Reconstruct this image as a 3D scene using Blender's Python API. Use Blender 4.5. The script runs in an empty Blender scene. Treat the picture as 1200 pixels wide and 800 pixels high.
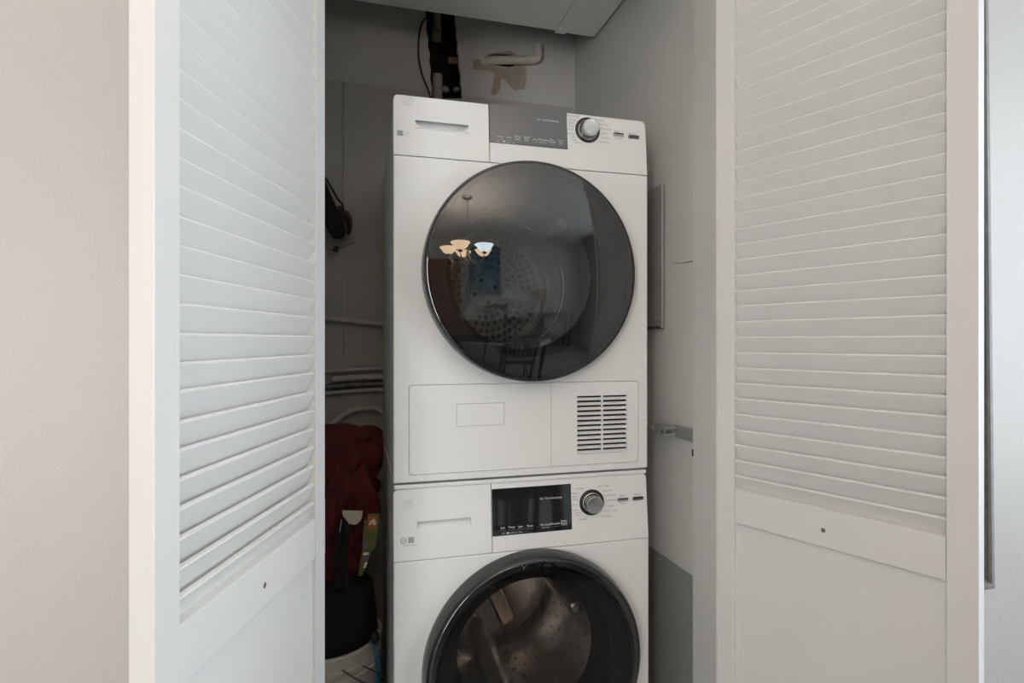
import bpy, bmesh, math, random
from mathutils import Vector, Matrix, noise
random.seed(7)
PI = math.pi
scene = bpy.context.scene
C = scene.collection

# ------------------------------------------------------------------ camera
F = 667.0                                   # focal length in pixels of a 1200x800 frame
CAM = Vector((0.0, 0.0, 1.163))
YAW = math.radians(15.0)
cam_data = bpy.data.cameras.new('camera')
cam_data.sensor_width = 36.0
cam_data.lens = 36.0 * F / 1200.0
cam_data.clip_start = 0.01
cam = bpy.data.objects.new('camera', cam_data)
C.objects.link(cam)
cam.location = CAM
cam.rotation_euler = (PI / 2, 0, -YAW)
scene.camera = cam

# ------------------------------------------------------------------ world, window daylight, added rear fill, exposure
world = bpy.data.worlds.new('world')
scene.world = world
world.use_nodes = True
world.node_tree.nodes['Background'].inputs[0].default_value = (0.75, 0.87, 1.0, 1)
world.node_tree.nodes['Background'].inputs[1].default_value = 1.5


def area(name, loc, rot, sx, sy, power, col):
    d = bpy.data.lights.new(name, 'AREA')
    d.shape = 'RECTANGLE'
    d.size, d.size_y = sx, sy
    d.energy = power
    d.color = col
    o = bpy.data.objects.new(name, d)
    C.objects.link(o)
    o.location = loc
    o.rotation_euler = rot
    return o


area('daylight_right_window', (2.86, -0.42, 1.42), (0, PI / 2, 0), 1.9, 1.9, 68, (0.88, 0.945, 1.0))
area('added_rear_fill', (-1.80, -2.46, 1.10), (PI / 2, 0, 0), 0.72, 2.2, 88, (1.0, 0.965, 0.93))  # fill light added to brighten the closet, dryer front and shelf underside

vs = scene.view_settings
vs.view_transform = 'Standard'
vs.look = 'None'
vs.gamma = 1.0
vs.use_curve_mapping = False
vs.exposure = 0.26


# ------------------------------------------------------------------ pixel helpers (1200x800 frame -> a point on a known plane)
RIGHT = Vector((math.cos(YAW), -math.sin(YAW), 0))
FWD = Vector((math.sin(YAW), math.cos(YAW), 0))


def ray(px, py):
    return RIGHT * ((px - 600) / F) + FWD + Vector((0, 0, (400 - py) / F))


def onY(px, py, y):
    d = ray(px, py)
    return CAM + d * (y / d.y)


def onX(px, py, x):
    d = ray(px, py)
    return CAM + d * (x / d.x)


# ------------------------------------------------------------------ materials
MATS = {}


def mat(name, col, rough=0.5, metal=0.0, bump=None, var=None, spec=0.5, emit=None, coat=0.0):
    """bump=(scale, strength, distance); var=(scale, amount, second colour)"""
    m = bpy.data.materials.new(name)
    m.use_nodes = True
    nt = m.node_tree
    b = nt.nodes['Principled BSDF']
    b.inputs['Base Color'].default_value = (*col, 1)
    b.inputs['Roughness'].default_value = rough
    b.inputs['Metallic'].default_value = metal
    b.inputs['Specular IOR Level'].default_value = spec
    b.inputs['Coat Weight'].default_value = coat
    tc = nt.nodes.new('ShaderNodeTexCoord')
    if var:
        n = nt.nodes.new('ShaderNodeTexNoise')
        n.inputs['Scale'].default_value = var[0]
        n.inputs['Detail'].default_value = 5
        nt.links.new(tc.outputs['Object'], n.inputs['Vector'])
        r = nt.nodes.new('ShaderNodeValToRGB')
        r.color_ramp.elements[0].position = 0.5 - var[1]
        r.color_ramp.elements[1].position = 0.5 + var[1]
        r.color_ramp.elements[0].color = (*col, 1)
        r.color_ramp.elements[1].color = (*var[2], 1)
        nt.links.new(n.outputs['Fac'], r.inputs['Fac'])
        nt.links.new(r.outputs['Color'], b.inputs['Base Color'])
    if bump:
        n = nt.nodes.new('ShaderNodeTexNoise')
        n.inputs['Scale'].default_value = bump[0]
        n.inputs['Detail'].default_value = 3
        nt.links.new(tc.outputs['Object'], n.inputs['Vector'])
        bp = nt.nodes.new('ShaderNodeBump')
        bp.inputs['Strength'].default_value = bump[1]
        bp.inputs['Distance'].default_value = bump[2]
        nt.links.new(n.outputs['Fac'], bp.inputs['Height'])
        nt.links.new(bp.outputs['Normal'], b.inputs['Normal'])
    if emit:
        b.inputs['Emission Color'].default_value = (*emit[0], 1)
        b.inputs['Emission Strength'].default_value = emit[1]
    MATS[name] = m
    return m


def wood(name, a, b_, scale=(2, 30, 30), rough=0.4):
    m = mat(name, a, rough)
    nt = m.node_tree
    tc = nt.nodes['Texture Coordinate']
    mp = nt.nodes.new('ShaderNodeMapping')
    mp.inputs['Scale'].default_value = scale
    n = nt.nodes.new('ShaderNodeTexNoise')
    n.inputs['Scale'].default_value = 1.5
    n.inputs['Detail'].default_value = 6
    n.inputs['Distortion'].default_value = 0.8
    r = nt.nodes.new('ShaderNodeValToRGB')
    r.color_ramp.elements[0].position = 0.35
    r.color_ramp.elements[1].position = 0.68
    r.color_ramp.elements[0].color = (*a, 1)
    r.color_ramp.elements[1].color = (*b_, 1)
    nt.links.new(tc.outputs['Object'], mp.inputs['Vector'])
    nt.links.new(mp.outputs['Vector'], n.inputs['Vector'])
    nt.links.new(n.outputs['Fac'], r.inputs['Fac'])
    nt.links.new(r.outputs['Color'], nt.nodes['Principled BSDF'].inputs['Base Color'])
    return m


def glass(name, tint, ior=1.5, rough=0.0, clear=1.0):
    m = bpy.data.materials.new(name)
    m.use_nodes = True
    nt = m.node_tree
    nt.nodes.remove(nt.nodes['Principled BSDF'])
    out = nt.nodes['Material Output']
    tr = nt.nodes.new('ShaderNodeBsdfTransparent')
    tr.inputs[0].default_value = (*tint, 1)
    gl = nt.nodes.new('ShaderNodeBsdfGlossy')
    gl.inputs['Roughness'].default_value = rough
    gl.inputs['Color'].default_value = (clear, clear, clear, 1)
    # Schlick reflectance, the same from both sides of the thin pane
    lw = nt.nodes.new('ShaderNodeLayerWeight')
    lw.inputs['Blend'].default_value = 0.5
    pw = nt.nodes.new('ShaderNodeMath')
    pw.operation = 'POWER'
    pw.inputs[1].default_value = 5.0
    nt.links.new(lw.outputs['Facing'], pw.inputs[0])
    f0 = ((ior - 1) / (ior + 1)) ** 2
    fr = nt.nodes.new('ShaderNodeMath')
    fr.operation = 'MULTIPLY_ADD'
    fr.inputs[1].default_value = 1 - f0
    fr.inputs[2].default_value = f0
    nt.links.new(pw.outputs[0], fr.inputs[0])
    mx = nt.nodes.new('ShaderNodeMixShader')
    nt.links.new(fr.outputs[0], mx.inputs[0])
    nt.links.new(tr.outputs[0], mx.inputs[1])
    nt.links.new(gl.outputs[0], mx.inputs[2])
    nt.links.new(mx.outputs[0], out.inputs['Surface'])
    MATS[name] = m
    return m


mat('room_wall', (0.53, 0.508, 0.482), 0.42, bump=(230, 0.35, 0.0028), var=(1.3, 0.3, (0.505, 0.483, 0.457)))
mat('room_ceiling', (0.74, 0.73, 0.71), 0.8, bump=(90, 0.3, 0.003))
mat('closet_wall', (0.60, 0.59, 0.565), 0.65, bump=(60, 0.12, 0.002), var=(2.2, 0.25, (0.56, 0.55, 0.525)))
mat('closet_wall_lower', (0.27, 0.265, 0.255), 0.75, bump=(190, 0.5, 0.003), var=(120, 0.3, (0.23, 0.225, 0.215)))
mat('closet_wall_brown', (0.50, 0.48, 0.455), 0.65, bump=(60, 0.12, 0.002), var=(3, 0.25, (0.44, 0.42, 0.395)))
mat('door_paint', (0.76, 0.745, 0.73), 0.40, bump=(40, 0.08, 0.001), var=(4, 0.3, (0.735, 0.72, 0.705)))
mat('jamb_paint', (0.60, 0.595, 0.575), 0.45, bump=(45, 0.1, 0.001), var=(6, 0.3, (0.565, 0.56, 0.54)))
mat('shelf_paint', (0.84, 0.84, 0.82), 0.5, bump=(30, 0.1, 0.001), var=(5, 0.3, (0.80, 0.80, 0.78)))
mat('enamel', (0.77, 0.768, 0.76), 0.5, spec=0.35)
mat('plastic_white', (0.77, 0.768, 0.76), 0.5, spec=0.35)
mat('emblem_grey', (0.66, 0.66, 0.655), 0.4)
mat('seam_dark', (0.16, 0.16, 0.16), 0.7)
mat('print_grey', (0.30, 0.30, 0.30), 0.6)
mat('print_light', (0.75, 0.76, 0.77), 0.6)
mat('badge_grey', (0.33, 0.34, 0.35), 0.6)
mat('rim_black', (0.006, 0.006, 0.007), 0.03, spec=0.8)
mat('rim_grey', (0.10, 0.10, 0.103), 0.3, metal=0.3)
mat('rim_chrome', (0.07, 0.068, 0.067), 0.2, metal=0.4)
mat('display_black', (0.012, 0.014, 0.016), 0.05, spec=0.9, coat=1.0)
mat('dial_black', (0.02, 0.02, 0.02), 0.25)
mat('chrome', (0.75, 0.75, 0.75), 0.12, metal=1.0)
mat('drum_steel', (0.80, 0.78, 0.76), 0.2, metal=0.9)
mat('perforation', (0.22, 0.22, 0.215), 0.5)
mat('drum_white', (0.50, 0.50, 0.48), 0.4, metal=0.3)
mat('hub_light', (0.80, 0.79, 0.76), 0.35, metal=0.1)
mat('gasket', (0.022, 0.022, 0.023), 0.5)
mat('button_grey', (0.10, 0.10, 0.10), 0.35)
mat('button_silver', (0.42, 0.42, 0.42), 0.3, metal=0.5)
mat('galvanised', (0.36, 0.355, 0.34), 0.5, metal=0.2, var=(14, 0.25, (0.31, 0.305, 0.29)))
mat('rail_metal', (0.33, 0.325, 0.315), 0.42, metal=0.35)
mat('screw', (0.45, 0.45, 0.44), 0.3, metal=0.8)
mat('rust', (0.06, 0.04, 0.03), 0.8, var=(60, 0.2, (0.12, 0.08, 0.05)))
mat('pvc', (0.60, 0.57, 0.53), 0.45, var=(30, 0.3, (0.54, 0.51, 0.47)))
mat('pipe_grey', (0.55, 0.52, 0.48), 0.5, var=(20, 0.25, (0.54, 0.51, 0.47)))
mat('pipe_dark', (0.10, 0.098, 0.094), 0.45, metal=0.3, var=(40, 0.2, (0.22, 0.21, 0.20)))
mat('cable_black', (0.012, 0.012, 0.012), 0.45)
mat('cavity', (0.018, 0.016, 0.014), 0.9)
mat('kraft', (0.36, 0.30, 0.235), 0.85, var=(26, 0.2, (0.43, 0.365, 0.295)))
mat('gypsum', (0.50, 0.48, 0.44), 0.9)
mat('cloth_red', (0.11, 0.007, 0.012), 0.85, bump=(300, 0.3, 0.001), var=(14, 0.3, (0.075, 0.005, 0.008)))
mat('cloth_black', (0.008, 0.008, 0.009), 0.9, bump=(260, 0.3, 0.001))
mat('bucket_white', (0.70, 0.66, 0.60), 0.45, var=(8, 0.3, (0.62, 0.58, 0.52)))
mat('cord_blue', (0.03, 0.22, 0.36), 0.5)
mat('brown_fibre', (0.16, 0.10, 0.055), 0.9, var=(60, 0.3, (0.08, 0.05, 0.03)))
mat('tan_wood', (0.36, 0.25, 0.16), 0.6, var=(20, 0.3, (0.26, 0.17, 0.10)))
mat('tag_cream', (0.62, 0.58, 0.49), 0.8)
mat('tag_green', (0.17, 0.18, 0.05), 0.6, var=(90, 0.15, (0.10, 0.12, 0.035)))
mat('tag_orange', (0.55, 0.12, 0.03), 0.6)
mat('white_print', (0.8, 0.78, 0.74), 0.7)
mat('hinge_black', (0.015, 0.015, 0.015), 0.4, metal=0.5)
mat('frame_grey', (0.20, 0.195, 0.185), 0.5, var=(35, 0.3, (0.33, 0.32, 0.31)), bump=(60, 0.2, 0.001))
mat('frame_dark', (0.07, 0.063, 0.055), 0.5, var=(50, 0.25, (0.16, 0.145, 0.125)))
mat('picture_print', (0.42, 0.42, 0.40), 0.4, var=(3, 0.2, (0.30, 0.33, 0.35)))
mat('painting_blue', (0.02, 0.08, 0.15), 0.5, var=(4, 0.22, (0.05, 0.19, 0.28)))
mat('chair_green', (0.022, 0.035, 0.028), 0.35, var=(18, 0.3, (0.035, 0.05, 0.04)))
mat('nickel', (0.45, 0.43, 0.40), 0.25, metal=0.9)
mat('shade_warm', (0.85, 0.74, 0.60), 0.4, emit=((1.0, 0.72, 0.45), 5.0))
mat('shade_cool', (0.80, 0.86, 0.92), 0.4, emit=((0.80, 0.92, 1.0), 6.0))
mat('lamp_fabric', (0.34, 0.25, 0.18), 0.9)
mat('cushion', (0.30, 0.27, 0.22), 0.9)
mat('sash_white', (0.75, 0.75, 0.74), 0.4)
wood('table_wood', (0.045, 0.028, 0.018), (0.09, 0.055, 0.035))
wood('cabinet_wood', (0.16, 0.055, 0.028), (0.26, 0.10, 0.05), scale=(30, 30, 2))
m = mat('floor_tile', (0.27, 0.26, 0.25), 0.3)
bk_ = m.node_tree.nodes.new('ShaderNodeTexBrick')
for nm_, val in (('Scale', 1.0), ('Brick Width', 0.45), ('Row Height', 0.45), ('Mortar Size', 0.004), ('Color1', (.27, .26, .25, 1)), ('Color2', (.30, .29, .28, 1)), ('Mortar', (.12, .115, .11, 1))):
    bk_.inputs[nm_].default_value = val
bk_.offset = 0.0
m.node_tree.links.new(m.node_tree.nodes['Texture Coordinate'].outputs['Object'], bk_.inputs['Vector'])
m.node_tree.links.new(bk_.outputs['Color'], m.node_tree.nodes['Principled BSDF'].inputs['Base Color'])
glass('dryer_glass', (0.43, 0.44, 0.45), 1.9)
glass('washer_glass', (0.42, 0.39, 0.365), 1.4)
glass('window_glass', (0.95, 0.97, 0.98), 1.45)
# brushed radial metal for the dial faces
m = mat('brushed_metal', (0.60, 0.60, 0.59), 0.26, metal=1.0)
m.node_tree.nodes['Principled BSDF'].inputs['Anisotropic'].default_value = 0.85
tn = m.node_tree.nodes.new('ShaderNodeTangent')
tn.direction_type = 'RADIAL'
tn.axis = 'Y'
m.node_tree.links.new(tn.outputs[0], m.node_tree.nodes['Principled BSDF'].inputs['Tangent'])


# ------------------------------------------------------------------ mesh helpers (world coordinates unless said otherwise)
WM = {}          # object -> matrix in which its mesh is expressed


def bx(bm, x0, x1, y0, y1, z0, z1, bev=0.0, seg=2):
    t = bmesh.new()
    bmesh.ops.create_cube(t, size=1.0)
    for v in t.verts:
        v.co = Vector((x0 + (v.co.x + .5) * (x1 - x0), y0 + (v.co.y + .5) * (y1 - y0), z0 + (v.co.z + .5) * (z1 - z0)))
    if bev > 0:
        bmesh.ops.bevel(t, geom=t.edges[:], offset=bev, segments=seg, profile=0.5, affect='EDGES')
    return join(bm, t)


def join(bm, t):
    me = bpy.data.meshes.new('tmp')
    t.to_mesh(me)
    t.free()
    bm.from_mesh(me)
    bpy.data.meshes.remove(me)
    return bm


def box(*a, **k):
    return bx(bmesh.new(), *a, **k)


def lathe(prof, n=48, centre=(0, 0, 0), axis='Y', a0=0.0, a1=2 * PI, bm=None):
    """prof = [(radius, along)]; axis Y: along runs in world y."""
    bm = bm or bmesh.new()
    full = abs(a1 - a0 - 2 * PI) < 1e-6
    cnt = n if full else n + 1
    c = Vector(centre)
    rings = []
    for r, h in prof:
        if r < 1e-6:
            p = Vector((0, h, 0)) if axis == 'Y' else Vector((0, 0, h))
            rings.append([bm.verts.new(c + p)])
            continue
        ring = []
        for i in range(cnt):
            a = a0 + (a1 - a0) * i / n
            p = Vector((r * math.cos(a), h, r * math.sin(a))) if axis == 'Y' else Vector((r * math.cos(a), r * math.sin(a), h))
            ring.append(bm.verts.new(c + p))
        rings.append(ring)
    for A, B in zip(rings, rings[1:]):
        k = cnt if full else cnt - 1
        for i in range(k):
            j = (i + 1) % cnt
            if len(A) == 1 and len(B) == 1:
                continue
            if len(A) == 1:
                bm.faces.new((A[0], B[i], B[j]))
            elif len(B) == 1:
                bm.faces.new((A[i], A[j], B[0]))
            else:
                bm.faces.new((A[i], A[j], B[j], B[i]))
    return bm


def tube(pts, r, n=10, bm=None, caps=True, smooth=0):
    """r may be a number or a list per point"""
    pts = [Vector(p) for p in pts]
    if smooth:
        out = []
        for i in range(len(pts) - 1):
            p0, p1, p2, p3 = pts[max(i - 1, 0)], pts[i], pts[i + 1], pts[min(i + 2, len(pts) - 1)]
            for s in range(smooth):
                t = s / smooth
                out.append(0.5 * ((2 * p1) + (p2 - p0) * t + (2 * p0 - 5 * p1 + 4 * p2 - p3) * t * t + (3 * p1 - p0 - 3 * p2 + p3) * t ** 3))
        out.append(pts[-1])
        pts = out
    bm = bm or bmesh.new()
    rr = r if isinstance(r, (list, tuple)) else [r] * len(pts)
    if len(rr) != len(pts):
        rr = [rr[0] + (rr[-1] - rr[0]) * i / (len(pts) - 1) for i in range(len(pts))]
    up = Vector((0, 0, 1))
    prev = None
    rings = []
    for i, p in enumerate(pts):
        d = (pts[min(i + 1, len(pts) - 1)] - pts[max(i - 1, 0)]).normalized()
        if prev is None:
            u = d.cross(up)
            if u.length < 1e-3:
                u = d.cross(Vector((1, 0, 0)))
        else:
            u = prev - d * prev.dot(d)
        u.normalize()
        prev = u
        w = d.cross(u)
        rings.append([bm.verts.new(p + rr[i] * (u * math.cos(2 * PI * k / n) + w * math.sin(2 * PI * k / n))) for k in range(n)])
    for A, B in zip(rings, rings[1:]):
        for k in range(n):
            bm.faces.new((A[k], A[(k + 1) % n], B[(k + 1) % n], B[k]))
    if caps:
        bm.faces.new(rings[0][::-1])
        bm.faces.new(rings[-1])
    return bm


def prism(poly, y0, y1, bm=None, plane='XZ'):
    """extrude a polygon given in (x, z) along y (or (x, y) along z with plane='XY')"""
    bm = bm or bmesh.new()
    f = (lambda a, b, c: Vector((a, c, b))) if plane == 'XZ' else (lambda a, b, c: Vector((a, b, c)))
    A = [bm.verts.new(f(a, b, y0)) for a, b in poly]
    B = [bm.verts.new(f(a, b, y1)) for a, b in poly]
    n = len(poly)
    bm.faces.new(A)
    bm.faces.new(B[::-1])
    for i in range(n):
        bm.faces.new((A[i], B[i], B[(i + 1) % n], A[(i + 1) % n]))
    bmesh.ops.recalc_face_normals(bm, faces=bm.faces[:])
    return bm


def rrect(x0, x1, z0, z1, r, n=5):
    out = []
    for cx, cz, a in ((x1 - r, z1 - r, 0), (x0 + r, z1 - r, PI / 2), (x0 + r, z0 + r, PI), (x1 - r, z0 + r, 1.5 * PI)):
        for i in range(n + 1):
            t = a + PI / 2 * i / n
            out.append((cx + r * math.cos(t), cz + r * math.sin(t)))
    return out


def cut(a, *cutters):
    """boolean difference, applied at once; nothing is left behind in the scene"""
    for b in cutters:
        bmesh.ops.recalc_face_normals(a, faces=a.faces[:])
        bmesh.ops.recalc_face_normals(b, faces=b.faces[:])
        ma, mb = bpy.data.meshes.new('a'), bpy.data.meshes.new('b')
        a.to_mesh(ma)
        b.to_mesh(mb)
        a.free()
        b.free()
        oa, ob = bpy.data.objects.new('a', ma), bpy.data.objects.new('b', mb)
        C.objects.link(oa)
        C.objects.link(ob)
        md = oa.modifiers.new('cut', 'BOOLEAN')
        md.object = ob
        md.operation = 'DIFFERENCE'
        md.solver = 'EXACT'
        dg = bpy.context.evaluated_depsgraph_get()
        me = bpy.data.meshes.new_from_object(oa.evaluated_get(dg))
        bpy.data.objects.remove(oa)
        bpy.data.objects.remove(ob)
        a = bmesh.new()
        a.from_mesh(me)
        for q in (me, ma, mb):
            bpy.data.meshes.remove(q)
    return a


def text(bm, s, size, x, y, z, align='CENTER'):
    cu = bpy.data.curves.new('t', 'FONT')
    cu.body = s
    cu.size = size
    cu.align_x = align
    cu.align_y = 'CENTER'
    cu.resolution_u = 2
    o = bpy.data.objects.new('t', cu)
    C.objects.link(o)
    dg = bpy.context.evaluated_depsgraph_get()
    me = bpy.data.meshes.new_from_object(o.evaluated_get(dg))
    me.transform(Matrix.Translation((x, y, z)) @ Matrix.Rotation(PI / 2, 4, 'X'))
    bm.from_mesh(me)
    bpy.data.objects.remove(o)
    bpy.data.curves.remove(cu)
    bpy.data.meshes.remove(me)
    return bm


def finish(bm, name, material, angle=35):
    bmesh.ops.recalc_face_normals(bm, faces=bm.faces[:])
    lim = math.radians(angle)
    for f in bm.faces:
        f.smooth = True
    for e in bm.edges:
        if len(e.link_faces) != 2 or e.calc_face_angle(0) > lim:
            e.smooth = False
    me = bpy.data.meshes.new(name)
    bm.to_mesh(me)
    bm.free()
    me.materials.append(MATS[material])
    return me


def obj(name, bm, material, parent=None, angle=35, recalc=True):
    """link a bmesh given in world coordinates as one object"""
    if parent is not None:
        bmesh.ops.transform(bm, matrix=WM[parent].inverted(), verts=bm.verts[:])
    o = bpy.data.objects.new(name, finish(bm, name, material, angle))
    C.objects.link(o)
    wn = o.modifiers.new('weighted_normal', 'WEIGHTED_NORMAL')
    wn.keep_sharp = True
    wn.weight = 80
    if name.endswith('lettering') or name in ('card_print', 'card_dark_print'):
        o['kind'] = 'stuff'                     # small print, too fine to pick apart
    o.parent = parent
    WM[o] = WM[parent] if parent is not None else Matrix.Identity(4)
    return o


def thing(name, label, cat, loc=(0, 0, 0), rotz=0.0, group=None):
    o = bpy.data.objects.new(name, None)
    C.objects.link(o)
    o.empty_display_size = 0.05
    o.location = loc
    o.rotation_euler = (0, 0, rotz)
    WM[o] = Matrix.Translation(loc) @ Matrix.Rotation(rotz, 4, 'Z')
    return tag(o, label, cat, group)


def tag(o, label, cat, group=None):
    o['label'] = label
    o['category'] = cat
    if group:
        o['group'] = group
    return o


def struct(name, bm, material, label=None):
    o = obj(name, bm, material)
    o['kind'] = 'structure'
    if label:
        o['label'] = label
    return o


def tree_copy(root, loc, rotz, label, group=None):
    def rec(o, parent):
        c = o.copy()
        C.objects.link(c)
        c.parent = parent
        for ch in list(o.children):
            rec(ch, c)
        return c
    r = rec(root, None)
    r.location = loc
    r.rotation_euler = (0, 0, rotz)
    r['label'] = label
    if group:
        r['group'] = group
    return r


# ================================================================== the setting
YF, YB = 1.075, 1.165            # front and back face of the wall that holds the closet opening
XR, XL = 0.745, -0.078           # jamb faces
CR, CL, CB = 0.757, -0.26, 1.94  # closet inner faces: right, left, back
RX0, RX1, RY0, RZ = -2.2, 2.7, -2.3, 2.52
HEAD = 2.06

struct('floor', box(RX0 - .1, RX1 + .1, RY0 - .1, CB + .3, -0.06, 0.0), 'floor_tile', 'dark tiled floor')
struct('ceiling', box(RX0 - .1, RX1 + .1, RY0 - .1, CB + .3, RZ, RZ + .06), 'room_ceiling', 'white room ceiling')
struct('wall_front_left', box(RX0, XL - .02, YF, YB, 0, RZ), 'room_wall', 'beige textured wall beside the closet opening')
struct('wall_front_right', box(XR + .02, RX1, YF, YB, 0, RZ), 'room_wall', 'white textured wall beyond the closet')
struct('wall_front_header', box(XL - .02, XR + .02, YF, YB, HEAD + .02, RZ), 'room_wall', 'wall above the closet opening')
struct('wall_left', box(RX0 - .1, RX0, RY0, YB, 0, RZ), 'room_wall', 'side wall of the room')
struct('wall_right', cut(box(RX1, RX1 + .1, RY0, YB, 0, RZ), box(RX1 - .1, RX1 + .2, -1.35, 0.50, 0.5, 2.3)), 'room_wall', 'room wall with a wide window')
struct('wall_rear', cut(box(RX0 - .1, RX1 + .1, RY0 - .1, RY0, 0, RZ), box(-2.15, -1.45, RY0 - .2, RY0 + .1, 0.04, 2.2)), 'room_wall', 'rear room wall')


def window(name, cx, cy, z0, z1, half, rotz, label):
    w = thing(name, label, 'window', (cx, cy, z0), rotz)
    w['kind'] = 'structure'
    M = WM[w]

    def put(nm, bm, m, p=w):
        bmesh.ops.transform(bm, matrix=M, verts=bm.verts[:])
        return obj(nm, bm, m, p)
    h = z1 - z0
    fr = bmesh.new()
    for a in ((-half, -half + .05, 0, h), (half - .05, half, 0, h), (-half, half, 0, .05), (-half, half, h - .05, h)):
        bx(fr, a[0], a[1], -.03, .03, a[2], a[3], .004)
    put('window_frame', fr, 'sash_white')
    n = 3 if half > .5 else 1
    for i in range(1, n):
        x = -half + 2 * half * i / n
        put('mullion', box(x - .015, x + .015, -.02, .02, .05, h - .05, .003), 'sash_white')
    for i in range(n):
        x0, x1 = -half + 2 * half * i / n, -half + 2 * half * (i + 1) / n
        put('pane', box(x0 + .012, x1 - .012, -.002, .002, .04, h - .04), 'window_glass')
    put('window_sill', box(-half, half, -.05, .05, .0, .012, .004), 'sash_white')
    return w


window('window_1', RX1 + .05, -0.425, 0.5, 2.3, 0.925, PI / 2, 'wide white framed window of the room')
window('added_glass_door', -1.80, RY0 - .05, 0.04, 2.2, 0.35, 0, 'tall white framed glass door added in the rear wall for fill light')  # unseen door, added as an opening for the rear fill light

# jambs of the closet opening
jr = struct('trim_1', box(XR, XR + .02, YF, YB, 0, HEAD, .0015), 'jamb_paint', 'painted jamb of the closet opening')
obj('strike_plate', box(XR - .0012, XR + .001, YB - .0035, YB + .0008, .898, .914), 'hinge_black', jr)
struct('trim_2', box(XL - .02, XL, YF, YB, 0, HEAD, .0015), 'jamb_paint', 'painted jamb behind the open louvered door')
struct('trim_3', box(XL, XR, YF, YB, HEAD, HEAD + .02, .0015), 'jamb_paint', 'head jamb of the closet opening')

# closet shell
wr = struct('wall_closet_right', box(CR, CR + .08, YB, CB, 0, RZ), 'closet_wall', 'grey right side wall inside the closet')
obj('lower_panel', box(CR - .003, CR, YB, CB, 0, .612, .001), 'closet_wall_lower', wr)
cp = [onX(790, 308.5, CR), onX(800, 308, CR), onX(806, 307, CR), onX(812, 306, CR)]
obj('crack', tube([(CR, p.y, p.z) for p in cp], [.0006, .001, .0012, .0016], 6), 'seam_dark', wr)
struct('wall_closet_left', box(CL - .08, CL, YB, CB, 0, RZ), 'closet_wall', 'left side wall inside the closet')
ZS = onY(420, 98.5, CB).z                      # joint between upper and lower drywall on the back wall
hole = [(499, -4), (498.5, 12), (500, 24), (499.5, 35), (502, 46), (501.5, 55), (504, 63), (503, 72), (505, 82), (504, 92), (506, 102), (506, 116),
        (541.5, 116), (541, 104), (539.5, 97), (540, 88), (537.5, 76), (538, 66), (536, 58), (536.5, 49), (534.5, 40), (535.5, 33), (533.5, 24), (534, 12), (534, -4)]
hole2 = [(570, 66), (575, 63), (584, 61.5), (594, 61), (602, 63), (606, 68), (605, 75), (600, 78.5), (590, 78), (579, 76), (571, 73)]
P2 = lambda pts, y: [(onY(a, b, y).x, onY(a, b, y).z) for a, b in pts]
back = cut(box(CL - .08, CR + .08, CB, CB + .018, 0, RZ), prism(P2(hole, CB), CB - .1, CB + .1), prism(P2(hole2, CB), CB - .1, CB + .1))
wb = struct('wall_closet_back', back, 'closet_wall', 'grey back wall inside the closet with a ragged hole')
xs = onY(402, 350, CB).x
zlow = onY(402, 430, CB).z
for a, b, z0, z1 in ((CL, xs - .0012, 0, ZS), (xs + .0012, CR, 0, ZS)):
    bm = box(a, b, CB - .005, CB, z0, z1, .001, 1)
    cutter = prism(P2(hole, CB), CB - .1, CB + .1)
    obj('drywall_sheet', cut(bm, cutter) if b > .2 else bm, 'closet_wall_brown', wb)
# dark cavity behind the hole
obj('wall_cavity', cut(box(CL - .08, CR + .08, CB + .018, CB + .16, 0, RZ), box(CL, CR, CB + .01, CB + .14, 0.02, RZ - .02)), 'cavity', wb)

# white shelf over the machines: two boards and a batten
SHZ = onX(699, 43, CR).z
SHY = onX(699, 43, CR).y
sh = thing('shelf', 'white painted board shelf above the stacked machines in the closet', 'shelf', (0.25, 1.45, SHZ))
sx = onY(651, 38, SHY).x
obj('board', box(CL, sx - .0008, YB + .002, SHY, SHZ, SHZ + .02, .0012), 'shelf_paint', sh)
obj('board', box(sx + .0008, CR - .006, YB + .002, SHY + .003, SHZ - .001, SHZ + .02, .0012), 'shelf_paint', sh)
obj('cleat', box(sx, sx + .036, SHY - .014, SHY + .010, SHZ - .0025, SHZ + .03, .0012), 'shelf_paint', sh)
obj('gap_shadow', box(CR - .006, CR, YB + .002, SHY - .01, SHZ + .006, SHZ + .02), 'seam_dark', sh)  # dark strip standing in for the shadow in the gap beside the wall


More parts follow.
